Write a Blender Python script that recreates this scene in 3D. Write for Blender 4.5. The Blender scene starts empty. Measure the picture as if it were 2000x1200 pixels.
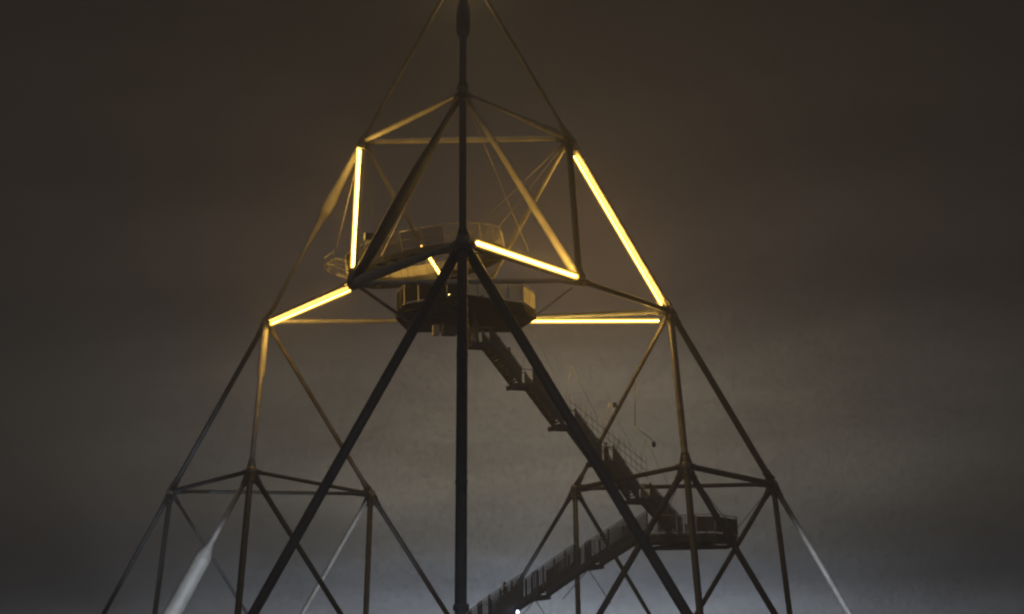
import bpy, bmesh, math, random
from mathutils import Vector, Matrix
random.seed(4)
S = bpy.context.scene
COL = S.collection

# ------------------------------------------------------------------ camera
F_PX = 4382.6                      # focal length in pixels of the 2000 px wide photograph
CAM = Vector((2.358, -154.072, -5.846))
YAW, PITCH, ROLL = 0.00505, 0.18854, -0.01475
fw = Vector((math.sin(YAW)*math.cos(PITCH), math.cos(YAW)*math.cos(PITCH), math.sin(PITCH)))
rt = Vector((math.cos(YAW), -math.sin(YAW), 0)); up = rt.cross(fw)
rt, up = (math.cos(ROLL)*rt+math.sin(ROLL)*up, -math.sin(ROLL)*rt+math.cos(ROLL)*up)
cd = bpy.data.cameras.new('camera'); cam = bpy.data.objects.new('camera', cd); COL.objects.link(cam)
M = Matrix((rt, up, -fw)).transposed().to_4x4(); M.translation = CAM
cam.matrix_world = M
cd.sensor_width = 36; cd.lens = F_PX/2000*36; cd.clip_end = 6000; cd.clip_start = .5
S.camera = cam
S.render.film_transparent = False
S.cycles.filter_width = 2.3
S.cycles.max_bounces = 6; S.cycles.volume_bounces = 1
S.cycles.use_denoising = True
S.view_settings.view_transform = 'Standard'; S.view_settings.look = 'None'
S.view_settings.gamma = 1; S.view_settings.exposure = 0

# ------------------------------------------------------------------ night sky: low cloud lit by the town
def mat_nodes(nt): return nt.nodes, nt.links
world = bpy.data.worlds.new('World'); S.world = world; world.use_nodes = True
N, Lk = mat_nodes(world.node_tree)
for n in list(N): N.remove(n)
def node(t, **k):
    n = N.new(t)
    for a, b in k.items(): setattr(n, a, b)
    return n
def mth(op, a, b=None, c=None, clamp=False):
    n = node('ShaderNodeMath', operation=op); n.use_clamp = clamp
    for i, v in enumerate((a, b, c)):
        if v is None: continue
        if isinstance(v, (int, float)): n.inputs[i].default_value = v
        else: Lk.new(v, n.inputs[i])
    return n.outputs[0]
def ramp(fac, stops, interp='LINEAR'):
    n = node('ShaderNodeValToRGB'); n.color_ramp.interpolation = interp
    e = n.color_ramp.elements
    while len(e) < len(stops): e.new(.5)
    for el, (p, c) in zip(e, stops): el.position = p; el.color = (*c, 1) if len(c) == 3 else c
    Lk.new(fac, n.inputs[0]); return n.outputs[0]
tc = node('ShaderNodeTexCoord')
sp = node('ShaderNodeSeparateXYZ'); Lk.new(tc.outputs['Generated'], sp.inputs[0])
el = mth('ARCSINE', sp.outputs['Z'])                      # elevation, radians
az = mth('ARCTAN2', sp.outputs['X'], sp.outputs['Y'])     # azimuth from +Y
def lin(*c): return tuple((v/255/12.92 if v/255 <= .04045 else ((v/255+.055)/1.055)**2.4) for v in c)
SKYG = 1.66; BACK = .10
# elevation 0 .. 0.36 rad
ev = mth('DIVIDE', el, .36)
def sc(c, k=SKYG): return tuple(v*k for v in c)
base = ramp(ev, [(0.0, sc(lin(147,156,169))), (.14, sc(lin(142,149,160))), (.19, sc(lin(102,108,116))), (.24, sc(lin(97,96,93))), (.31, sc(lin(116,110,98))), (.40, sc(lin(108,99,85))),
                 (.55, sc(lin(60,50,43))), (.72, sc(lin(37,30,25))), (.90, sc(lin(26,21,17))), (1.0, sc(lin(22,18,14)))], 'EASE')
# the town's glow sits behind the tower and falls off to either side
ga = mth('ABSOLUTE', mth('DIVIDE', mth('SUBTRACT', az, .028), .21))
fall = mth('POWER', 2.718, mth('MULTIPLY', mth('POWER', ga, 2.0), -2.4))
fall = mth('ADD', mth('MULTIPLY', fall, .95), .05)
fmix = node('ShaderNodeMapRange'); fmix.inputs[1].default_value = 1.02; fmix.inputs[2].default_value = .5
fmix.inputs[3].default_value = .15; fmix.inputs[4].default_value = 1.0; Lk.new(ev, fmix.inputs[0])
fallm = mth('ADD', mth('MULTIPLY', fall, fmix.outputs[0]), mth('SUBTRACT', 1.0, fmix.outputs[0]))
# soft cloud banks, wide and low
cmb = node('ShaderNodeCombineXYZ'); Lk.new(az, cmb.inputs[0]); Lk.new(mth('MULTIPLY', el, 3.4), cmb.inputs[1])
n1 = node('ShaderNodeTexNoise'); n1.inputs['Scale'].default_value = 5.5; n1.inputs['Detail'].default_value = 4
n1.inputs['Roughness'].default_value = .5; n1.inputs['Distortion'].default_value = .35; Lk.new(cmb.outputs[0], n1.inputs['Vector'])
n2 = node('ShaderNodeTexNoise'); n2.inputs['Scale'].default_value = 15; n2.inputs['Detail'].default_value = 5; n2.inputs['Distortion'].default_value = .5
Lk.new(cmb.outputs[0], n2.inputs['Vector'])
cl = mth('ADD', mth('MULTIPLY', n1.outputs[0], 1.5), mth('MULTIPLY', n2.outputs[0], .45))
cr = node('ShaderNodeMapRange'); cr.inputs[1].default_value = .65; cr.inputs[2].default_value = 1.3
cr.inputs[3].default_value = .64; cr.inputs[4].default_value = 1.34; Lk.new(cl, cr.inputs[0])
camt = node('ShaderNodeMapRange'); camt.inputs[1].default_value = 1; camt.inputs[2].default_value = .45
camt.inputs[3].default_value = .25; camt.inputs[4].default_value = 1; Lk.new(ev, camt.inputs[0])
cld = mth('ADD', mth('MULTIPLY', mth('SUBTRACT', cr.outputs[0], 1), camt.outputs[0]), 1)
n3 = node('ShaderNodeTexNoise'); n3.inputs['Scale'].default_value = 130; n3.inputs['Detail'].default_value = 3; n3.inputs['Roughness'].default_value = .7
Lk.new(tc.outputs['Generated'], n3.inputs['Vector'])
n4 = node('ShaderNodeTexNoise'); n4.inputs['Scale'].default_value = 520; n4.inputs['Detail'].default_value = 1
Lk.new(tc.outputs['Generated'], n4.inputs['Vector'])
fine = mth('ADD', mth('MULTIPLY', mth('SUBTRACT', n3.outputs[0], .5), .24), mth('MULTIPLY', mth('SUBTRACT', n4.outputs[0], .5), .5))
tot = mth('MULTIPLY', mth('MULTIPLY', fallm, cld), mth('ADD', fine, 1))
mx = node('ShaderNodeVectorMath', operation='SCALE'); Lk.new(base, mx.inputs[0]); Lk.new(tot, mx.inputs['Scale'])
# the sky behind the camera is brightened, an added fill for the tube fronts
back = node('ShaderNodeMapRange'); back.interpolation_type = 'SMOOTHSTEP'
back.inputs[1].default_value = .3; back.inputs[2].default_value = -.8; back.inputs[3].default_value = 0; back.inputs[4].default_value = 1
Lk.new(sp.outputs['Y'], back.inputs[0])
mb_ = node('ShaderNodeMix', data_type='RGBA'); Lk.new(back.outputs[0], mb_.inputs[0]); Lk.new(mx.outputs[0], mb_.inputs[6])
mb_.inputs[7].default_value = (*[BACK*v for v in (.92, .92, .97)], 1)
bg = node('ShaderNodeBackground'); Lk.new(mb_.outputs[2], bg.inputs[0]); bg.inputs[1].default_value = 1.0
wo = node('ShaderNodeOutputWorld'); Lk.new(bg.outputs[0], wo.inputs[0])

# ------------------------------------------------------------------ helpers
def at(px, py, Y):
    """world point on the plane y=Y that the measured photograph pixel looks at"""
    d = fw*F_PX + rt*(px-1000) - up*(py-600)
    return CAM + d*((Y-CAM.y)/d.y)
def atz(px, py, Z):
    d = fw*F_PX + rt*(px-1000) - up*(py-600)
    return CAM + d*((Z-CAM.z)/d.z)
def lerp(a, b, t): return a+(b-a)*t
def material(name, col, rough=.5, metal=0., var=.25, scale=1.5, bump=.0, col2=None, spec=.5):
    m = bpy.data.materials.new(name); m.use_nodes = True
    nt = m.node_tree; b = nt.nodes['Principled BSDF']
    b.inputs['Roughness'].default_value = rough; b.inputs['Metallic'].default_value = metal; b.inputs['Specular IOR Level'].default_value = spec
    t = nt.nodes.new('ShaderNodeTexCoord')
    n = nt.nodes.new('ShaderNodeTexNoise'); n.inputs['Scale'].default_value = scale; n.inputs['Detail'].default_value = 6
    nt.links.new(t.outputs['Object'], n.inputs['Vector'])
    r = nt.nodes.new('ShaderNodeValToRGB')
    r.color_ramp.elements[0].position = .35; r.color_ramp.elements[1].position = .68
    c2 = col2 or tuple(c*(1-var) for c in col)
    r.color_ramp.elements[0].color = (*c2, 1); r.color_ramp.elements[1].color = (*col, 1)
    nt.links.new(n.outputs[0], r.inputs[0]); nt.links.new(r.outputs[0], b.inputs['Base Color'])
    if bump:
        bp = nt.nodes.new('ShaderNodeBump'); bp.inputs['Strength'].default_value = bump
        n2 = nt.nodes.new('ShaderNodeTexNoise'); n2.inputs['Scale'].default_value = scale*9
        nt.links.new(t.outputs['Object'], n2.inputs['Vector'])
        nt.links.new(n2.outputs[0], bp.inputs['Height']); nt.links.new(bp.outputs[0], b.inputs['Normal'])
    return m
def glow(name, col, strength):
    m = bpy.data.materials.new(name); m.use_nodes = True
    b = m.node_tree.nodes['Principled BSDF']
    b.inputs['Base Color'].default_value = (.8, .8, .8, 1)
    b.inputs['Emission Color'].default_value = (*col, 1); b.inputs['Emission Strength'].default_value = strength
    return m
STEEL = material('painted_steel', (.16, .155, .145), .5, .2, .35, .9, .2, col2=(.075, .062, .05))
DARK = material('dark_shaded_steel', (.060, .068, .080), .55, .3, .4, 1.2, .1, spec=.15)  # dark fittings, and steel tubes with shade put into the colour
GRATE = material('deck_steel', (.09, .085, .08), .6, .2, .4, 1.6, .2, spec=.15)
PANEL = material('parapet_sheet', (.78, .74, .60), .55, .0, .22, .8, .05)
RAIL = material('galvanised_rail', (.38, .37, .35), .45, .35, .3, 3)
DIM = material('weathered_panel', (.085, .085, .09), .7, .1, .4, 1.4, .1)
CABLE = material('stay_cable', (.32, .30, .27), .4, .5, .2, 4)
PALE = material('pale_lit_steel', (.36, .35, .33), .6, .1, .3, 1.1, .06)  # pale parts, and steel tubes with the bars' light put into the colour
GROUND = material('spoil_gravel', (.06, .056, .05), .95, 0, .5, .6, .5)
CONC = material('concrete', (.3, .29, .27), .85, 0, .3, .8, .3)
LIT = glow('warm_light', (1.0, .68, .24), 20)
WPM = 205.0      # watts of warm light per metre of bar
SHEET = material('shaded_sheet', (.012, .012, .014), .9, 0, .3, 1.5, .05, spec=.08)  # near black stands in for shade on the left sides and underside
HALO = bpy.data.materials.new('amber_halo'); HALO.use_nodes = True  # added glowing sheath that imitates the amber halo round a bar
_n = HALO.node_tree
for _x in list(_n.nodes): _n.nodes.remove(_x)
_t = _n.nodes.new('ShaderNodeBsdfTransparent'); _t.inputs[0].default_value = (1, .86, .5, 1)
_e = _n.nodes.new('ShaderNodeEmission'); _e.inputs[0].default_value = (1, .58, .07, 1); _e.inputs[1].default_value = 2.2
_m = _n.nodes.new('ShaderNodeMixShader'); _m.inputs[0].default_value = .4; _o = _n.nodes.new('ShaderNodeOutputMaterial')
_n.links.new(_t.outputs[0], _m.inputs[1]); _n.links.new(_e.outputs[0], _m.inputs[2]); _n.links.new(_m.outputs[0], _o.inputs[0])
WHITE = glow('white_light', (.5, .58, 1.0), 9)

class MB:
    def __init__(s): s.bm = bmesh.new()
    def tube(s, a, b, prof=None, r=.1, seg=12, mat=0):
        a, b = Vector(a), Vector(b); d = b-a
        if d.length < 1e-6: return s
        q = d.to_track_quat('Z', 'Y').to_matrix()
        prof = prof or [(0, r), (1, r)]
        L_ = d.length
        def mk(t, rr):
            c = a+d*t
            return [s.bm.verts.new(c+q@Vector((rr*math.cos(6.28318*k/seg), rr*math.sin(6.28318*k/seg), 0))) for k in range(seg)]
        rings = [mk(*prof[0])]; pairs = []; sl = None
        for (t0, r0), (t1, r1) in zip(prof, prof[1:]):
            s1 = (r1-r0)/max(1e-6, (t1-t0)*L_)
            if sl is not None and abs(s1-sl) > .25: rings.append(mk(t0, r0))      # a crisp shoulder: own ring, own normals
            top_ = rings[-1]; rings.append(mk(t1, r1)); pairs.append((top_, rings[-1])); sl = s1
        for A_, B_ in pairs:
            for k in range(seg):
                f = s.bm.faces.new((A_[k], A_[(k+1) % seg], B_[(k+1) % seg], B_[k])); f.smooth = True; f.material_index = mat
        for R_, rev in ((rings[0], 1), (rings[-1], 0)):
            f = s.bm.faces.new(R_[::-1] if rev else R_); f.material_index = mat
        return s
    def path(s, pts, r=.03, seg=6, closed=False):
        pts = [Vector(p) for p in pts]
        for a, b in zip(pts, pts[1:]+(pts[:1] if closed else [])): s.tube(a, b, r=r, seg=seg)
        return s
    def prism(s, top, bot):
        """closed solid between two matching loops"""
        T_ = [s.bm.verts.new(p) for p in top]; B_ = [s.bm.verts.new(p) for p in bot]; n = len(T_)
        s.bm.faces.new(T_); s.bm.faces.new(B_[::-1])
        for k in range(n): s.bm.faces.new((T_[k], B_[k], B_[(k+1) % n], T_[(k+1) % n]))
        return s
    def slab(s, a, b, w, h, upv=Vector((0, 0, 1))):
        """bar from a to b, w across, h along up"""
        a, b = Vector(a), Vector(b); d = (b-a).normalized(); x = d.cross(upv).normalized(); u = x.cross(d).normalized()
        o = [x*w/2+u*h/2, -x*w/2+u*h/2, -x*w/2-u*h/2, x*w/2-u*h/2]
        return s.prism([a+v for v in o], [b+v for v in o])
    def box(s, c, sx, sy, sz, rz=0):
        c = Vector(c); R = Matrix.Rotation(rz, 3, 'Z')
        P = lambda x, y, z: c+R@Vector((x*sx/2, y*sy/2, z*sz/2))
        return s.prism([P(-1,-1,1), P(1,-1,1), P(1,1,1), P(-1,1,1)], [P(-1,-1,-1), P(1,-1,-1), P(1,1,-1), P(-1,1,-1)])
    def ball(s, c, r, sub=2, squash=1):
        g = bmesh.ops.create_icosphere(s.bm, subdivisions=sub, radius=r)
        for v in g['verts']: v.co.z *= squash; v.co += Vector(c)
        for v in g['verts']:
            for f in v.link_faces: f.smooth = True
        return s
    def build(s, name, mat, parent=None, bevel=0):
        bmesh.ops.recalc_face_normals(s.bm, faces=s.bm.faces)
        me = bpy.data.meshes.new(name); s.bm.to_mesh(me); s.bm.free()
        for m_ in (mat if isinstance(mat, (list, tuple)) else [mat]): me.materials.append(m_)
        o = bpy.data.objects.new(name, me); COL.objects.link(o)
        if parent:
            w = Vector((0, 0, 0)); p = parent
            while p: w += p.location; p = p.parent
            for v in me.vertices: v.co -= w
            o.parent = parent
        if bevel:
            bv = o.modifiers.new('bevel', 'BEVEL'); bv.width = bevel; bv.segments = 2
        return o
def tag(o, label, cat, group=None, kind=None):
    if label: o['label'] = label
    if cat: o['category'] = cat
    if group: o['group'] = group
    if kind: o['kind'] = kind
    return o
def thing(name, loc, label, cat, group=None):
    o = bpy.data.objects.new(name, None); COL.objects.link(o); o.location = loc; o.empty_display_size = .5
    return tag(o, label, cat, group)

# ------------------------------------------------------------------ ground: the flat top of the heap, falling away at its rim
GZ = -7.5
bm = bmesh.new(); rings = []
radii = [0, 12, 30, 60, 100, 150, 200, 230, 250, 275, 310, 345]
for i, R_ in enumerate(radii):
    ring = []
    for k in range(72):
        a = 6.28318*k/72
        z = GZ + (.25*math.sin(R_*.09+3*a)*math.cos(2*a) if 0 < R_ < 231 else 0)
        if R_ > 240: z -= (R_-240)*.42
        ring.append(bm.verts.new((R_*math.cos(a), R_*math.sin(a)-20, z)))
        if i == 0: break
    rings.append(ring)
for i in range(1, len(rings)):
    for k in range(72):
        k2 = (k+1) % 72
        if i == 1: bm.faces.new((rings[0][0], rings[1][k], rings[1][k2]))
        else: bm.faces.new((rings[i-1][k], rings[i][k], rings[i][k2], rings[i-1][k2]))
me = bpy.data.meshes.new('ground'); bm.to_mesh(me); bm.free(); me.materials.append(GROUND)
g = bpy.data.objects.new('ground', me); COL.objects.link(g); g['kind'] = 'structure'

# ------------------------------------------------------------------ nodes of the tetrahedron (60 m edges, halved twice)
V = Vector
r3 = 60/math.sqrt(3)
F0, L0, R0 = V((0, -r3, 0)), V((-30, r3/2, 0)), V((30, r3/2, 0)); T = V((0, 0, 60*math.sqrt(2/3)))
mid = lambda a, b: (a+b)/2
P = {'T': T, 'F0': F0, 'L0': L0, 'R0': R0}
for k, a, b in (('D','T','F0'),('G','T','L0'),('H','T','R0'),('LF','L0','F0'),('LR','L0','R0'),('FR','F0','R0')): P[k] = mid(P[a], P[b])
for k, a, b in (('A','D','T'),('B','G','T'),('C','H','T'),('E','D','G'),('F','D','H'),('I','G','H'),
                ('g1','G','L0'),('g2','G','LF'),('g3','G','LR'),('h1','H','LR'),('h2','H','FR'),('h3','H','R0'),
                ('LLF','L0','LF'),('LLR','L0','LR'),('LX','LF','LR'),('RX','LR','FR'),('RLR','LR','R0'),('RFR','FR','R0')): P[k] = mid(P[a], P[b])
# surveyed positions from the photograph
for k, (x, y) in dict(A=(904,180),B=(708,277),C=(1111,270),D=(904,473),G=(520,628),H=(1309,608),E=(690,553),F=(1132,548),I=(914,627),
        g1=(334,960),g2=(490,920),g3=(724,965),h1=(1123,955),h2=(1340,910),h3=(1510,946)).items():
    P[k] = at(x, y, P[k].y)

tower = thing('tetrahedral_tower', (0, 0, GZ), 'tall openwork tetrahedron tower of grey steel tubes filling the frame', 'tower')
PXM = 29.0
def wp(w): return w/2/PXM
#   a, b, width in photo px, optional profile [(t, width)]
tubes = [
 ('T','A',14,[(0,28),(.53,28),(.57,26),(.60,14),(1,14)]), ('T','B',9,None), ('T','C',9,None),
 ('A','B',8,[(0,7),(.16,8),(.3,13),(.6,15),(.85,13),(1,9)]), ('A','C',8,[(0,8),(.5,9),(.65,13),(.85,15),(1,12)]), ('B','C',12,None),
 ('A','D',14,None), ('A','E',14,[(0,11),(.16,13),(.25,15),(.36,21),(.46,25),(.6,25),(.8,23),(1,18)]), ('A','F',10,[(0,9),(.3,12),(.6,16),(.9,18),(1,15)]),
 ('D','E',12,[(0,9),(.15,10),(.3,13),(.5,17),(.9,20),(1,17)]), ('D','F',13,None), ('E','F',10,None),
 ('B','E',15,None), ('B','G',9,[(0,12),(.1,15),(.25,18),(.32,27),(.38,27),(.43,16),(.5,13),(.56,8),(1,10)]), ('B','I',10,None), ('E','G',12,None), ('G','I',9,None),
 ('C','F',14,None), ('C','I',11,None), ('C','H',15,None), ('F','H',11,None), ('I','H',12,None),
 ('D','F0',19,None), ('D','LF',19,None), ('D','FR',20,None),
 ('G','g1',11,None), ('G','g2',10,[(0,13),(.1,15),(.36,16),(.40,10),(1,11)]), ('G','g3',10,None), ('g1','g2',9,None), ('g2','g3',8,None), ('g1','g3',8,None),
 ('g1','L0',10,None), ('g1','LLF',11,None), ('g1','LLR',7,None),
 ('g2','LLF',11,[(0,10),(.38,11),(.42,20),(.46,33),(.8,36),(.96,34),(1,20)]), ('g2','LF',13,None), ('g2','LX',11,None),
 ('g3','LLR',10,None), ('g3','LX',12,None), ('g3','LR',11,None),
 ('H','h1',9,None), ('H','h2',14,None), ('H','h3',14,None), ('h1','h2',10,None), ('h2','h3',12,None), ('h1','h3',9,None),
 ('h1','LR',9,None), ('h1','RX',11,None), ('h1','RLR',9,None),
 ('h2','RX',13,None), ('h2','FR',14,None), ('h2','RFR',13,None),
 ('h3','RLR',11,None), ('h3','RFR',12,None), ('h3','R0',12,None),
]
TUBE_SHADING = dict(BE=PALE, EG=PALE, DF=PALE, CH=PALE, AB=PALE, BC=PALE, AC=PALE, BG=PALE, CI=PALE, AF=PALE, Gg2=PALE, g2LLF=PALE, g3LLR=PALE, EF=PALE, DE=PALE, **{k: DARK for k in ('g1g2','g2g3','g1g3','g1L0','g1LLF','g1LLR','g2LF','g2LX','g3LX','g3LR','h1h2','h2h3','h1h3','h1LR','h1RX','h1RLR','h2RX','h2FR','h2RFR','h3RLR','h3RFR')}, GI=PALE, BI=PALE, TA=DARK, AD=DARK, AE=DARK, IH=DARK, CF=DARK,  DF0=DARK, DLF=DARK, DFR=DARK, FH=DARK, h3R0=PALE, Hh3=DARK, Gg1=DARK)  # same steel toned per tube: pale where lit, dark where in shade
for a, b, w, pr in tubes:
    A_, B_ = P[a], P[b]; L = (B_-A_).length
    if pr: prof = [(t, wp(x)) for t, x in pr]
    else:
        e = .55/L; f = .95/L; r = wp(w)
        prof = [(0, r*.8), (e, r*.86), (f, r*1.0)]
        prof += [(f+.001, r*1.28), (f+.14/L, r*1.28), (f+.14/L+.001, r)]
        if w >= 12: prof += [(.33, r), (.33+.01/L, r*1.09), (.33+.12/L, r*1.09), (.33+.13/L, r)]
        q = [(1-t, x) for t, x in prof][::-1]; prof += q
    prof[0] = (.35/L, prof[0][1]); prof[-1] = (1-.35/L, prof[-1][1])
    o = MB().tube(A_, B_, prof, seg=20).build('tube', TUBE_SHADING.get(a+b, STEEL), tower)
for k in 'ABCDEFGHI':
    MB().ball(P[k], {'D': .5, 'A': .40, 'E': .5}.get(k, .36)).build('joint', STEEL, tower)
NB = {}
for a, b, w, pr in tubes: NB.setdefault(a, []).append((b, w)); NB.setdefault(b, []).append((a, w))
for k in list('ABCDEFGHI')+['g1','g2','g3','h1','h2','h3']:
    m = MB()
    for b, w in NB[k]:
        d = (P[b]-P[k]).normalized(); c = P[k]; r = wp(w)
        side_ = d.cross(V((0, 0, 1))).normalized()
        if side_.length < .1: side_ = V((1, 0, 0))
        for sv in (side_, side_.cross(d)):
            th_ = sv.cross(d)*.018
            q = [c+d*.25+sv*r*1.9, c+d*1.25+sv*r*1.02, c+d*1.25-sv*r*1.02, c+d*.25-sv*r*1.9]
            m.prism([p+th_ for p in q], [p-th_ for p in q])
        for j in range(8):
            a_ = j*.785; m.ball(c+d*.99+side_*r*1.2*math.cos(a_)+side_.cross(d)*r*1.2*math.sin(a_), .035, 1)
    m.build('gusset_plates', STEEL if k in 'ABCDEFGHI' else DARK, tower)
for k in ('T','g1','g2','g3','h1','h2','h3','L0','R0','F0','LF','LR','FR'):
    MB().ball(P[k], .36).build('joint', STEEL, tower)
for k in ('L0','R0','F0','LR'):
    p = P[k]; MB().tube(V((p.x, p.y, GZ-.5)), V((p.x, p.y, -.3)), [(0,1.3),(.9,.8),(1,.7)], seg=24).build('pillar', CONC, tower)

# small lamp housing fixed to the back tube, and a weight hung on a stay
t = lerp(P['H'], P['h1'], .535)
MB().tube(t, t+V((-.28,-.1,.06)), r=.06, seg=8).box(t+V((-.32,-.1,.12)), .2, .22, .34, .4).build('lamp_housing', DARK, tower)

# ------------------------------------------------------------------ warm light bars clipped under the tubes
GRP = 'glowing light bars on the tubes'
def lamps(o, q1, q2, w):
    # three light strips round the glass, looking outward
    L = (q2-q1).length; d = (q2-q1).normalized(); f = V((0, 1, 0)); f = (f-d*f.dot(d)).normalized(); g_ = d.cross(f)
    for k in range(3):
        a = math.pi*(.5+k*2/3); n_ = f*math.cos(a)+g_*math.sin(a)
        ld = bpy.data.lights.new('bar_lamp', 'AREA'); ld.shape = 'RECTANGLE'; ld.size = L*.985; ld.size_y = .05
        ld.color = (1, .64, .2); ld.energy = WPM*L/3*min(2.0, w/.072)
        lo = bpy.data.objects.new('bar_lamp', ld); COL.objects.link(lo); lo.parent = o
        Mx = Matrix((d, d.cross(-n_)*-1, -n_)).transposed()
        if Mx.determinant() < 0: Mx = Matrix((d, d.cross(-n_), -n_)).transposed()
        lo.rotation_euler = Mx.to_euler(); lo.location = mid(q1, q2)+n_*(w+.03)-o.location
def bar(a, b, label, off, w=.12, clips=5):
    o = thing('light_bar', mid(a, b), label, 'light bar', GRP)
    a2, b2 = a+off, b+off
    MB().tube(a2, b2, [(0, w*.7), (.004, w), (.996, w), (1, w*.7)], seg=14).build('glass_tube', LIT, o)
    lamps(o, a2, b2, w)
    for k in range(clips):
        p = lerp(a, b, (k+.5)/clips)
        MB().slab(p, p+off*.7, .06, .06, V((.3, 1, .2)).normalized()).build('bracket', DARK, o)
    return o
def pxbar(k1, k2, p1, p2, label, dy, **kw):
    """bar ends at measured pixels, hung at the depth of its tube, moved dy metres towards the camera"""
    A_, B_ = P[k1], P[k2]
    def on(px, py):
        ax = abs(B_.x-A_.x); vz = abs(B_.z-A_.z)
        best = min((k/400 for k in range(401)), key=lambda t: (lambda w: w)(dist(lerp(A_, B_, t), px, py)))
        base_ = lerp(A_, B_, best); return base_, at(px, py, base_.y-dy)
    b1, q1 = on(*p1); b2, q2 = on(*p2)
    o = thing('light_bar', mid(q1, q2), label, 'light bar', GRP)
    w = kw.get('w', .13)
    L = (q2-q1).length
    w *= .6
    MB().tube(q1, q2, [(0, w*.7), (.05/L, w), (1-.05/L, w), (1, w*.7)], seg=14).build('glass_tube', LIT, o)
    if not kw.get('plain'): MB().tube(q1, q2, [(0, min(w*2.9, w+.10)), (1, min(w*2.9, w+.10))], seg=18).build('amber_halo', HALO, o)
    lamps(o, q1, q2, w)
    n = kw.get('clips', 5)
    for k in range(n):
        t = (k+.5)/n; c, d = lerp(b1, b2, t), lerp(q1, q2, t)
        MB().slab(c, lerp(c, d, .75), .07, .07, (q2-q1).normalized()).build('bracket', DARK, o)
    return o
def proj(p):
    d = p-CAM; w = d.dot(fw); return 1000+F_PX*d.dot(rt)/w, 600-F_PX*d.dot(up)/w
def dist(p, px, py):
    x, y = proj(p); return (x-px)**2+(y-py)**2
pxbar('B','E', (700,290), (688,522), 'nearly upright glowing light bar on the left corner of the upper tower', .38, w=.10, clips=7)
pxbar('C','H', (1121,305), (1292,596), 'longest slanting glowing light bar down the right edge of the tower', .38, w=.10, clips=8)
pxbar('E','G', (682,568), (530,633), 'glowing light bar sloping down to the left corner node', .38, w=.115, clips=6)
pxbar('D','F', (932,475), (1126,541), 'thick glowing light bar sloping right from the front node above the platform', .38, w=.20, clips=6)
pxbar('I','H', (1022,628), (1287,627), 'level glowing light bar right of the middle platform', .38, w=.12, clips=7)
pxbar('I','H', (1009,625), (1020,625), 'short stub of light just right of the dark leg beside the level bar', .1, w=.11, clips=1, plain=True)
pxbar('B','I', (822,481), (859,536), 'short broken light bar behind the round platform, crossed by a dark tube', .2, w=.075, clips=3)
def tt(a, b, t): return lerp(P[a], P[b], t)
bar(tt('T','B',.05), tt('T','B',.16), 'glowing light bar on the left tube above the top of the frame', V((.2,-.2,-.2)), .13, 4)
bar(tt('T','C',.05), tt('T','C',.16), 'glowing light bar on the right tube above the top of the frame', V((-.2,-.2,-.2)), .13, 4)

# ------------------------------------------------------------------ decks
def parapet(parent, p0, p1, h, upv, mat, posts=2, gap=.12, toprail=True, name='parapet_panel'):
    """a sheet panel between two floor points with posts and a rail"""
    p0, p1 = V(p0), V(p1); d = (p1-p0).normalized(); out = d.cross(upv).normalized()
    a, b = p0+d*.05, p1-d*.05
    lo, hi = upv*gap, upv*(h-.16)
    th = out*.02
    o = MB().prism([a+lo-th, b+lo-th, b+hi-th, a+hi-th], [a+lo+th, b+lo+th, b+hi+th, a+hi+th]).build(name, mat, parent)
    m = MB()
    for k in range(posts):
        q = lerp(p0, p1, k/max(posts, 1)); m.slab(q-upv*.1, q+upv*h, .06, .08, d)
    m.build('post', RAIL, o)
    if toprail: MB().tube(p0+upv*h, p1+upv*h, r=.035, seg=8).build('handrail', RAIL, o)
    return o

def slat_panel(parent, p0, p1, h, mat, pitch=.16, w=.07):
    p0, p1 = V(p0), V(p1); d = (p1-p0).normalized(); U = V((0, 0, 1))
    o = MB().tube(p0+U*h, p1+U*h, r=.035, seg=8).tube(p0+U*.1, p1+U*.1, r=.025, seg=8).slab(p0-U*.1, p0+U*h, .06, .08, d).build('guard_rail', RAIL, parent)
    m = MB(); n_ = max(2, int((p1-p0).length/pitch))
    for j in range(n_):
        c = lerp(p0, p1, (j+.5)/n_); m.slab(c+U*.12, c+U*(h-.06), .015, w, d)
    m.build('slats', mat, o)

# --- round upper platform, tilted down to the left
RC = at(833, 514, 4.0); TILT = math.radians(9.5)
Rt = Matrix.Rotation(-TILT, 3, 'Y')
def ring(r, ang, z=0): return RC + Rt @ V((r*math.cos(ang), r*math.sin(ang), z))
UPV = Rt @ V((0, 0, 1))
upper = thing('round_viewing_platform', RC, 'round tilted viewing platform hung on cables inside the upper tower', 'platform')
RO, RI, NS = 5.75, 3.9, 24
m = MB()
for k in range(NS):
    a0, a1 = 6.28318*k/NS, 6.28318*(k+1)/NS
    m.prism([ring(RI,a0,0), ring(RO,a0,0), ring(RO,a1,0), ring(RI,a1,0)], [ring(RI,a0,-.16), ring(RO,a0,-.16), ring(RO,a1,-.16), ring(RI,a1,-.16)])
m.build('deck', GRATE, upper)
m = MB()
for k in range(NS):
    a0, a1 = 6.28318*k/NS, 6.28318*(k+1)/NS
    m.slab(ring(RO-.1,a0,-.28), ring(RO-.1,a1,-.28), .12, .24, UPV); m.slab(ring(RI+.1,a0,-.28), ring(RI+.1,a1,-.28), .12, .24, UPV)
    m.slab(ring(RI,a0,-.26), ring(RO,a0,-.26), .1, .2, UPV)
m.build('beam', DARK, upper)
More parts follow.
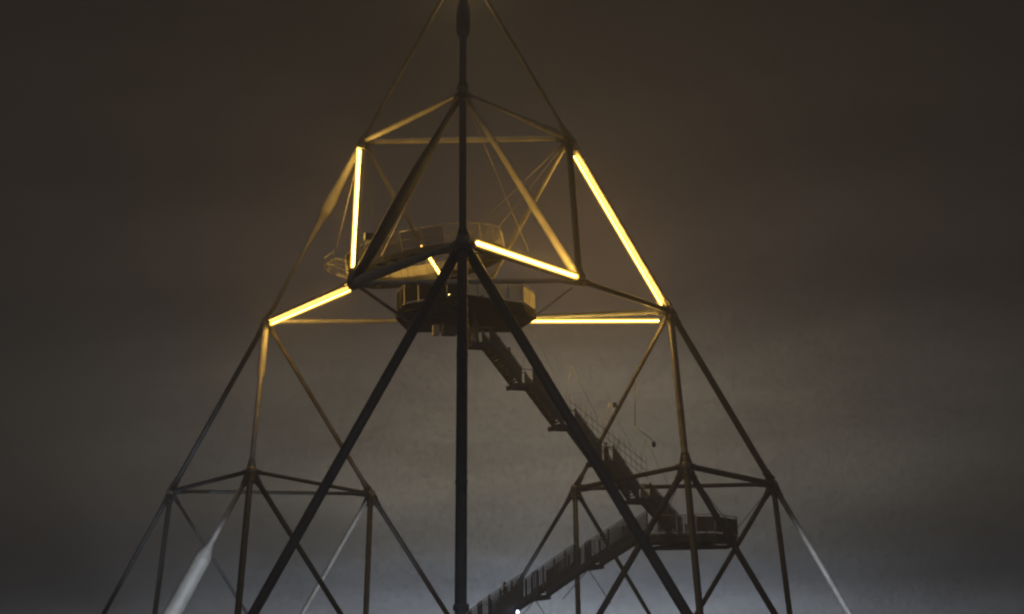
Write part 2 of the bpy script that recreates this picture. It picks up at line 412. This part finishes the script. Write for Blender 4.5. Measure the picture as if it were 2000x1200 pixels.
for k in range(NS):
    a0, a1 = 6.28318*k/NS, 6.28318*(k+1)/NS
    am = math.degrees((a0+a1)/2)
    if 190 < am < 345:                       # towards the viewer: open slatted guard instead of sheet
        p0, p1 = ring(RO,a0), ring(RO,a1); d_ = (p1-p0).normalized()
        o = MB().tube(p0+UPV*1.3, p1+UPV*1.3, r=.04, seg=8).tube(p0+UPV*.7, p1+UPV*.7, r=.02, seg=6).slab(p0-UPV*.1, p0+UPV*1.3, .06, .08, d_).build('guard_rail', RAIL, upper)
        mm = MB(); ns = 6 if am > 285 else 11
        for j in range(ns):
            c = lerp(p0, p1, (j+.5)/ns); mm.slab(c+UPV*.05, c+UPV*(1.2 if am < 285 else random.uniform(.6,1.25)), .02, .075 if am < 285 else .05, d_)
        mm.build('slats', GRATE if am < 285 else PALE, o)
        if am > 285: MB().tube(p0+UPV*.1, p1+UPV*1.2, r=.02, seg=6).tube(p0+UPV*1.2, p1+UPV*.1, r=.02, seg=6).build('brace', RAIL, o)
    else:
        parapet(upper, ring(RO,a0), ring(RO,a1), 1.3, UPV, PANEL, 1)
m = MB()
for k in range(NS):
    a0, a1 = 6.28318*k/NS, 6.28318*(k+1)/NS
    m.tube(ring(RI,a0,1.1), ring(RI,a1,1.1), r=.03, seg=6); m.tube(ring(RI,a0,.6), ring(RI,a1,.6), r=.018, seg=6); m.tube(ring(RI,a0,0), ring(RI,a0,1.1), r=.025, seg=6)
m.build('inner_railing', RAIL, upper)
# service balcony jutting out at the left
m = MB()
bp = [at(690,548,1), at(642,532,.2), at(633,520,1.5), at(652,505,2.8), at(690,512,3.4)]
m.path(bp, .04)
bq = [p+V((0,0,.55)) for p in bp]; m.path(bq[:4], .03)
for p, q in zip(bp, bq): m.tube(p, q, r=.025, seg=6)
m.tube(bp[1], bp[3], r=.03, seg=6); m.tube(bp[0], bp[2], r=.03, seg=6); m.tube(bp[0], bp[3], r=.03, seg=6); m.tube(bq[1], bp[4], r=.03, seg=6)
for k in range(1, 6):
    m.tube(lerp(bp[0], bp[1], k/6), lerp(bp[4], bp[3], k/6), r=.018, seg=5)
m.build('service_balcony', RAIL, upper)
# hanging cables
cabs = [('B',at(731,445,3)), ('B',at(655,492,1)), ('B',at(690,470,-1)), ('C',at(973,445,-3)), ('C',at(905,468,4.5)), ('C',at(1000,478,3)), ('A',at(1032,492,1)), ('A',at(745,500,-3)), ('E',at(700,500,-1)), ('F',at(990,478,0))]
for k, q in cabs:
    MB().tube(P[k], q, r=.035, seg=6).build('suspension_cable', CABLE, upper)

# --- faceted middle platform
ZL = 24.0
poly = [atz(x, y, ZL) for x, y in ((902,574),(1022,592),(1045,608),(1005,634),(800,634),(775,608),(790,594))]
lower = thing('faceted_viewing_platform', sum(poly, V())/len(poly), 'many sided middle platform with pale sheet sides, dark underneath, in the tower centre', 'platform')
dn = V((0, 0, -.22))
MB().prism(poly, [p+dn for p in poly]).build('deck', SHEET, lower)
pc = sum(poly, V())/len(poly)
m = MB()
n = len(poly)
for k in range(n):
    m.slab(poly[k]+dn*1.9, poly[(k+1) % n]+dn*1.9, .16, .34); m.slab(lerp(poly[k], pc, .03)+dn*2.0, pc+dn*2.0, .14, .3)
ins = [lerp(p, pc, .45) for p in poly]
for k in range(n): m.slab(ins[k]+dn*1.8, ins[(k+1) % n]+dn*1.8, .1, .2)
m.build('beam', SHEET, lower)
# outer edges: right ones pale sheet, left ones black to stand in for shade
for k in range(n):
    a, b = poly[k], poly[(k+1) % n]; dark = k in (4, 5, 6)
    cnt = max(1, round((b-a).length/1.5))
    for j in range(cnt):
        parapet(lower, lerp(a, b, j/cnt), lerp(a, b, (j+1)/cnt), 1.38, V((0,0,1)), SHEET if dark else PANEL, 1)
# boxes under the deck
q = at(851, 645, 4); MB().box(q, .42, .5, .8, .3).build('pale_box', PALE, lower)
q = at(877, 644, 3.5); MB().box(q, 1.0, .9, .85, .2).build('machine_box', DARK, lower, .04)
for a_, b_ in (((700,560,-4),(800,629,4)), ((1118,562,-4),(1048,615,3))):
    MB().tube(at(*a_), at(*b_), r=.13 if a_[0] < 800 else .05, seg=10).build('stay_rod', STEEL if a_[0] < 800 else CABLE, lower)
# round stair core between the two platforms
core = thing('spiral_staircase', at(872, 600, 1.5), 'dark caged spiral staircase rising through the middle platform', 'staircase')
cb = at(872, 606, 1.5); ch = 3.2
MB().tube(cb, cb+V((0,0,ch)), r=.14, seg=12).build('post', DARK, core)
m = MB()
for k in range(18):
    a = k*.42; z = V((0,0,.18*k)); v = V((math.cos(a), math.sin(a), 0))*1.15; v2 = V((math.cos(a+.4), math.sin(a+.4), 0))*1.15
    m.prism([cb+z, cb+z+v, cb+z+v2], [cb+z-V((0,0,.05)), cb+z+v-V((0,0,.05)), cb+z+v2-V((0,0,.05))])
m.build('tread', GRATE, core)
m = MB()
for k in range(26):
    a = 6.28318*k/26; v = V((math.cos(a), math.sin(a), 0))*1.2
    m.slab(cb+v-V((0,0,.3)), cb+v+V((0,0,1.6)), .07, .22, V((-math.sin(a), math.cos(a), 0)))
for z in (-.3, .6, 1.6):
    m.path([cb+V((1.2*math.cos(6.28318*k/26), 1.2*math.sin(6.28318*k/26), z)) for k in range(26)], .04, 6, True)
m.build('cage', DARK, core)
lp = at(876, 572, -1.2)  # added glow for a piece of the rear bar showing through a gap
o = thing('bar_gleam', lp, 'tiny white gleam of the rear light bar in the dark left half of the middle platform', 'lamp')
MB().tube(lp+V((.05,0,-.13)), lp+V((-.08,0,.13)), r=.06, seg=10).build('gleam', LIT, o)
MB().box(lp+V((0,.16,0)), .3, .08, .42).build('backplate', DARK, o)
# floodlight housing clamped at the left rim of the round platform
fp = at(722, 463, -3.0)
o = thing('floodlight_housing', fp, 'small dark unlit floodlight clamped over the left rim of the round platform', 'floodlight')
MB().box(fp, .75, .5, .5, .3).build('housing', DARK, o, .05)
MB().tube(fp, at(714, 480, -2.6), r=.05, seg=8).tube(fp, at(752, 455, -3.4), r=.07, seg=8).build('arm', DARK, o)
MB().box(fp+V((.35,-.3,-.22)), .42, .06, .12, .3).build('reflector', RAIL, o)

# ------------------------------------------------------------------ hanging stairs
def flight(parent, a, b, width, side, mesh_mat, rail_h=1.1, step=.3, posts=6, landing=0, solid=False):
    """one flight from a (top) to b (bottom); side = unit vector across it"""
    a, b = V(a), V(b); w = side*width/2; d = (b-a).normalized(); L = (b-a).length; U = V((0,0,1))
    m = MB()
    for s_ in (-1, 1): m.slab(a+w*s_, b+w*s_, .07, .30)
    o = m.build('flight', DARK, parent)
    m = MB(); ns = max(4, int(abs(a.z-b.z)/.19))
    for k in range(ns):
        c = lerp(a, b, (k+.5)/ns); hd = V((d.x, d.y, 0)).normalized()
        m.slab(c-w, c+w, .27, .04)
    m.build('tread', GRATE, o)
    for s_ in (-1, 1):
        m = MB()
        m.tube(a+w*s_+U*rail_h, b+w*s_+U*rail_h, r=.035, seg=6)
        for k in range(posts+1):
            c = lerp(a, b, k/posts)+w*s_; m.slab(c-U*.1, c+U*rail_h, .05, .07, d)
        if solid == False:
            for h in (.35, .6, .85): m.tube(a+w*s_+U*h, b+w*s_+U*h, r=.015, seg=5)
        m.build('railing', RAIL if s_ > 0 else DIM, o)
        # infill of expanded metal: many narrow slats with gaps
        m = MB(); nb = int(L/(.12 if not solid else .17))
        for k in range(nb):
            c = lerp(a, b, (k+.5)/nb)+w*s_
            m.slab(c+U*.12, c+U*(rail_h-.1), .015, .075 if not solid else .10, d)
        if solid: m.slab(a+w*s_+U*.22, b+w*s_+U*.22, .02, .5)
        m.build('infill', mesh_mat, o)
    return o
def landing(parent, c, hd, side, L, W, tip=.5):
    c = V(c); a, b = c-hd*L/2, c+hd*L/2; m = MB()
    m.slab(a, b, W, .1); m.slab(a-hd*tip, b, .12, .26)
    for s_ in (-1, 1): m.slab(a-hd*tip*.9+side*s_*W/2-V((0,0,.08)), b+side*s_*W/2-V((0,0,.08)), .1, .3)
    m.slab(a-side*W*.6-hd*tip*.6-V((0,0,.1)), a+side*W*.6-hd*tip*.6-V((0,0,.1)), .14, .3)
    return m.build('landing', DARK, parent)

# upper stair: from the middle platform down to the small right platform
nodes = [(918,640,2.5),(938,674,3.0),(1022,754,4.6),(1104,834,5.8),(1178,905,6.8),(1250,978,7.8),(1322,1046,8.4)]
N3 = [at(*q) for q in nodes]
up_st = thing('hanging_stairs', N3[0], 'long straight hanging stair with five landings running down to the right', 'stairs')
hd = (N3[-1]-N3[1]); hd.z = 0; hd.normalize(); sd = V((-hd.y, hd.x, 0))
for k in range(len(N3)-1):
    a, b = N3[k], N3[k+1]
    if k: a = a+hd*.45
    b = b-hd*.45 if k < len(N3)-2 else b
    flight(up_st, a, b, 1.6, sd, DIM, 1.25, posts=3 if k == 0 else 5)
for c in N3[1:-1]:
    l = landing(up_st, c, hd, sd, 1.0, 1.6, .55)
    m = MB()
    for s_ in (-1, 1):
        for e in (-.45, .45): m.slab(c+sd*s_*.78+hd*e, c+sd*s_*.78+hd*e+V((0,0,1.1)), .05, .05, hd)
        m.tube(c+sd*s_*.78-hd*.45+V((0,0,1.08)), c+sd*s_*.78+hd*.45+V((0,0,1.08)), r=.035, seg=6)
    m.build('railing', DIM, l)
# stays of the stair: thin hangers rising outward on its far side
m = MB()
for k in range(2, 6):
    c = N3[k]+sd*.9
    m2 = MB(); m2.tube(c, c+V((.9, .6, 4.6)), r=.02, seg=5); m2.tube(c+V((.9,.6,4.6)), c+V((2.6, .2, 1.0)), r=.015, seg=5); m2.build('hanger', CABLE, up_st)
# outer guard net right of the stair, very fine
m = MB()
g0, g1 = at(1112,782,8), at(1262,905,10)
for j in range(3): m.tube(g0+V((0,0,-.55*j)), g1+V((0,0,-.55*j)), r=.022, seg=5)
for k in range(15):
    c = lerp(g0, g1, k/14); m.tube(c+V((0,0,.5)), c+V((.1,0,-1.3)), r=.016, seg=5)
for k in (3, 9): 
    c = lerp(g0, g1, k/14); m.tube(c, lerp(N3[3], N3[5], k/14)+sd*.8, r=.03, seg=5)
m.build('guard_net', DIM, up_st)

# small right platform
ZR = at(1335, 1052, 8.7).z
pr = [(1228,1046),(1300,1044),(1400,1046),(1440,1058),(1400,1064),(1262,1064)]
rp = [at(1228,1052,6.0), at(1285,1050,4.4), at(1398,1056,4.6), at(1441,1060,7.5), at(1420,1066,11.5), at(1262,1068,12.0)]
rp = [V((p.x, p.y, ZR)) for p in rp]
right = thing('landing_platform', sum(rp, V())/6, 'small dark walled platform low on the right where both stairs meet', 'platform')
MB().prism(rp, [p+dn for p in rp]).build('deck', GRATE, right)
m = MB(); rc = sum(rp, V())/6
for k in range(6): m.slab(rp[k]+dn*2, rp[(k+1) % 6]+dn*2, .14, .3); m.slab(rp[k]+dn*2.1, rc+dn*2.1, .1, .2)
m.path([lerp(rp[1], rc, .3)+V((0,0,-.8)), lerp(rp[2], rc, .3)+V((0,0,-.8))], .04); m.tube(rp[1]+dn, lerp(rp[1], rp[2], .5)+V((0,0,-.9)), r=.04, seg=6); m.tube(rp[2]+dn, lerp(rp[1], rp[2], .5)+V((0,0,-.9)), r=.04, seg=6)
m.build('beam', DARK, right)
for k in (1, 2, 3, 4):
    a, b = rp[k], rp[(k+1) % 6]; cnt = max(1, round((b-a).length/1.6))
    for j in range(cnt):
        if k == 1 and j < cnt/2 or k == 4: slat_panel(right, lerp(a, b, j/cnt), lerp(a, b, (j+1)/cnt), 1.3, DIM)
        else: parapet(right, lerp(a, b, j/cnt), lerp(a, b, (j+1)/cnt), 1.35, V((0,0,1)), DIM, 1)
for q, n_ in ((rp[1], 'h2'), (rp[4], 'h3'), (rp[3], 'h2')):
    MB().tube(q, P[n_], r=.03, seg=6).build('suspension_cable', CABLE, right)

# lower stair: from the small platform down to the left and on to the ground
s0 = V((*at(1250,1052,6.8).xy, ZR)); s1 = at(958, 1216, 1.5)
dirv = (s1-s0); k_end = (GZ+.1-s0.z)/dirv.z; s2 = s0+dirv*k_end
lo_st = thing('ground_stairs', s2, 'wide slatted stair climbing from the bottom of the frame to the right platform', 'stairs')
hd2 = V((dirv.x, dirv.y, 0)).normalized(); sd2 = V((hd2.y, -hd2.x, 0)); 
if sd2.y < 0: sd2 = -sd2
NF = 7
for k in range(NF):
    a, b = lerp(s0, s2, k/NF), lerp(s0, s2, (k+1)/NF)
    flight(lo_st, a+hd2*(.35 if k else 0), b-hd2*.35, 2.2, sd2, DIM, 1.75, posts=4, solid=True)
    if k < NF-1: landing(lo_st, b, hd2, sd2, .8, 2.3, .1)
# trusses under it
for k in range(1, 3):
    c = lerp(s0, s2, k/NF)
    MB().tube(c-V((0,0,.2)), c+V((1.6,1,-2.6)), r=.03, seg=6).tube(c-V((0,0,.2)), c+V((-1.8,1,-2.2)), r=.03, seg=6).build('stay_rod', CABLE, lo_st)

# a weight hung on a thin cable
w0 = at(1277, 868, 9)
o = thing('cable_weight', w0, 'small dark weight hanging on a thin cable right of the stair', 'weight')
MB().tube(w0-V((0,0,.22)), w0+V((0,0,.2)), [(0,.06),(.2,.15),(.8,.15),(1,.05)], seg=12).build('weight', DARK, o)
MB().tube(w0+V((0,0,.2)), at(1240,832,9), r=.03, seg=5).tube(at(1240,832,9), tt('H','h1',.36), r=.03, seg=5).build('cable', CABLE, o)

# ------------------------------------------------------------------ people
def person(foot, h, face, label, lean=.08, stepup=.0, cloth=(.03,.03,.035), legs=(.03,.03,.04), hairc=(.03,.02,.015), arm='rail', grp='people on the stairs'):
    jm = material('jacket', cloth, .85, 0, .3, 6); tm = material('trousers', legs, .85, 0, .3, 6)
    sm = material('skin', (.45,.28,.2), .6, 0, .1, 8); hm = material('hair', hairc, .7, 0, .3, 20)
    k = h/1.75
    J = {}; E_ = []; Rr = {}
    def j(n_, x, y, z, r, par=None):
        J[n_] = V((x, y, z))*k; Rr[n_] = r*k
        if par: E_.append((par, n_))
    j('pelvis', 0, 0, .95, .145); j('waist', 0, lean*.3, 1.08, .13, 'pelvis'); j('chest', 0, lean*.7, 1.30, .155, 'waist')
    j('neck', 0, lean, 1.47, .065, 'chest'); j('jaw', 0, lean+.03, 1.55, .085, 'neck'); j('head', 0, lean+.02, 1.65, .098, 'jaw'); j('crown', 0, lean+.01, 1.72, .065, 'head')
    j('nose', 0, lean+.125, 1.615, .018, 'head')
    for s_, n_ in ((-1,'l'), (1,'r')):
        st = stepup if s_ > 0 else 0
        j('hip'+n_, .09*s_, 0, .9, .10, 'pelvis'); j('knee'+n_, .11*s_, .06+.25*st, .5+st*.5, .066, 'hip'+n_)
        j('ankle'+n_, .11*s_, 0+.1*st, .09+st, .045, 'knee'+n_); j('toe'+n_, .12*s_, .17+.1*st, .035+st, .04, 'ankle'+n_)
        j('ear'+n_, .088*s_, lean+.01, 1.62, .016, 'head')
        j('sh'+n_, .19*s_, lean*.8, 1.40, .068, 'chest')
        if arm == 'rail' or s_ > 0: e = (.27, .02, 1.14); w_ = (.33, .26, 1.08)
        else: e = (.24, -.03, 1.12); w_ = (.25, .08, .86)
        j('el'+n_, e[0]*s_, e[1]+lean*.5, e[2], .048, 'sh'+n_); j('wr'+n_, w_[0]*s_, w_[1]+lean*.5, w_[2], .032, 'el'+n_)
        dv = (V((w_[0]*s_, w_[1], w_[2]))-V((e[0]*s_, e[1], e[2]))).normalized(); pv = V((w_[0]*s_, w_[1]+lean*.5, w_[2]))+dv*.07
        j('palm'+n_, *pv, .032, 'wr'+n_)
        for q in range(4):
            f1 = pv+dv*(.05+.008*(q in (1,2)))+V(((q-1.5)*.019, 0, 0)); f2 = f1+dv*.035+V((0,0,-.02))
            j(f'f{q}{n_}', *f1, .009, 'palm'+n_); j(f'g{q}{n_}', *f2, .008, f'f{q}{n_}')
        th = pv+V((-.045*s_, .01, .0)); j('th'+n_, *th, .011, 'palm'+n_); j('tj'+n_, *(th+dv*.03), .009, 'th'+n_)
    names = list(J); idx = {n_: i for i, n_ in enumerate(names)}
    me = bpy.data.meshes.new('person'); me.from_pydata([J[n_] for n_ in names], [(idx[a], idx[b]) for a, b in E_], [])
    o = bpy.data.objects.new('person', me); COL.objects.link(o)
    sk = o.modifiers.new('skin', 'SKIN'); sk.use_smooth_shade = True
    for i, n_ in enumerate(names):
        v = me.skin_vertices[0].data[i]; v.radius = (Rr[n_], Rr[n_]); v.use_root = (n_ == 'pelvis')
    su = o.modifiers.new('sub', 'SUBSURF'); su.levels = 1; su.render_levels = 1
    dg = bpy.context.evaluated_depsgraph_get(); dg.update()
    me2 = bpy.data.meshes.new_from_object(o.evaluated_get(dg)); o.modifiers.clear(); o.data = me2
    me2.materials.clear()
    for mm in (jm, tm, sm): me2.materials.append(mm)
    wr = [J['wrl'], J['wrr']]
    for f in me2.polygons:
        c = f.center; f.use_smooth = True
        f.material_index = 2 if (c.z > 1.5*k or min((c-x).length for x in wr) < .0 or any((c-J['palm'+s_]).length < .1*k for s_ in 'lr')) else (0 if c.z > .9*k else 1)
    o.location = foot; o.rotation_euler = (0, 0, face)
    tag(o, label, 'person', grp)
    bm = bmesh.new(); gg = bmesh.ops.create_icosphere(bm, subdivisions=3, radius=.112*k)
    hc = J['head']+V((0, -.012, .03))*k
    for v in list(bm.verts):
        v.co.z *= 1.05; v.co += V([random.uniform(-.004, .004) for _ in range(3)])*k
    bmesh.ops.delete(bm, geom=[v for v in bm.verts if v.co.y > .045*k and v.co.z < .05*k or v.co.z < -.09*k], context='VERTS')
    for v in bm.verts: v.co += hc
    for f in bm.faces: f.smooth = True
    hme = bpy.data.meshes.new('hair'); bm.to_mesh(hme); bm.free(); hme.materials.append(hm)
    ho = bpy.data.objects.new('hair', hme); COL.objects.link(ho); ho.parent = o
    return o
fa = math.atan2(-hd.x, hd.y)
person(lerp(N3[1], N3[2], .42)+V((0,0,.06)), 1.74, fa, 'dark clothed person highest on the hanging stair just below the middle platform')
person(lerp(N3[1], N3[2], .66)+V((0,-.2,.06)), 1.68, fa+.2, 'person in brown jacket one step behind the highest walker on the hanging stair', cloth=(.06,.04,.035))
person(lerp(N3[4], N3[5], .12)+V((0,.1,.06)), 1.76, fa+math.pi, 'person in dark red top halfway down the hanging stair', cloth=(.08,.02,.02), arm='free')
fb = math.atan2(-hd2.x, hd2.y)
tperson = lambda px: s0+dirv*((at(px, 1180, 2).x-s0.x)/dirv.x)
person(tperson(988)+V((0,0,.35)), 1.78, fb, 'black clothed person on the ground stair at the bottom edge, tallest there', arm='free')
person(tperson(958)+V((0,.1,.2)), 1.66, fb, 'shorter person leftmost on the ground stair at the bottom edge', cloth=(.05,.05,.06))
hl = at(1011, 1196, .6)
o = thing('hand_lamp', hl, 'small bluish white lamp shining at the bottom edge on the ground stair', 'lamp')
MB().ball(hl, .10, 2, 1.5).build('lens', WHITE, o)
MB().tube(hl+V((0,.12,0)), hl+V((.05,.4,-.05)), r=.05, seg=10).build('handle', DARK, o)

# ------------------------------------------------------------------ cool floodlights standing on the ground, aimed up into the tower's feet
def flood(px, py, Y, pos, energy, angle, label, col=(.80,.88,1.0)):
    tgt = at(px, py, Y); pos = V(pos); d = (tgt-pos).normalized()
    o = thing('ground_floodlight', pos, label, 'floodlight', 'floodlights on the ground')
    MB().tube(pos+d*-.35, pos+d*.05, [(0,.1),(.3,.2),(1,.26)], seg=20).build('housing', DARK, o)
    MB().box(pos-V((0,0,.35)), .5, .3, .08).slab(pos+V((-.28,0,-.35)), pos+V((-.28,0,.05)), .03, .06, V((0,1,0))).slab(pos+V((.28,0,-.35)), pos+V((.28,0,.05)), .03, .06, V((0,1,0))).build('bracket', DARK, o)
    ld = bpy.data.lights.new('floodlight_lamp', 'SPOT'); ld.energy = energy; ld.color = col; ld.spot_size = math.radians(angle); ld.spot_blend = .8; ld.shadow_soft_size = .22
    lo = bpy.data.objects.new('floodlight_lamp', ld); COL.objects.link(lo); lo.parent = o
    lo.location = d*.12; lo.rotation_euler = d.to_track_quat('-Z', 'Y').to_euler()
    return o
flood(350, 1170, 0, (-16.5, -17, GZ+.45), 21000, 30, 'floodlight on the ground before the left foot of the tower')
flood(625, 1160, 14, (-3, 0, GZ+.45), 14000, 50, 'floodlight on the ground in the middle of the tower')
flood(1640, 1150, 17, (25, -3, GZ+.45), 20000, 38, 'floodlight on the ground before the right foot of the tower')
flood(1030, 1120, 17, (2, 6, GZ+.45), 9000, 26, 'floodlight on the ground at the back of the tower')

flood(905, 1230, -10, (6, -62, GZ+.45), 11000, 50, 'added fill light on the ground in front of the tower, outside the frame')  # added cool fill for the lower legs, no lamp known here

# ------------------------------------------------------------------ night haze
hz = MB().box(V((0, -20, 10)), 740, 740, 118).build('haze', None)
hz['kind'] = 'stuff'
hm = bpy.data.materials.new('haze'); hm.use_nodes = True; nt = hm.node_tree
for n_ in list(nt.nodes): nt.nodes.remove(n_)
pv = nt.nodes.new('ShaderNodeVolumePrincipled'); pv.inputs['Color'].default_value = (.92, .92, .92, 1); pv.inputs['Density'].default_value = .0021
ou = nt.nodes.new('ShaderNodeOutputMaterial'); nt.links.new(pv.outputs[0], ou.inputs['Volume'])
hz.data.materials.clear(); hz.data.materials.append(hm)
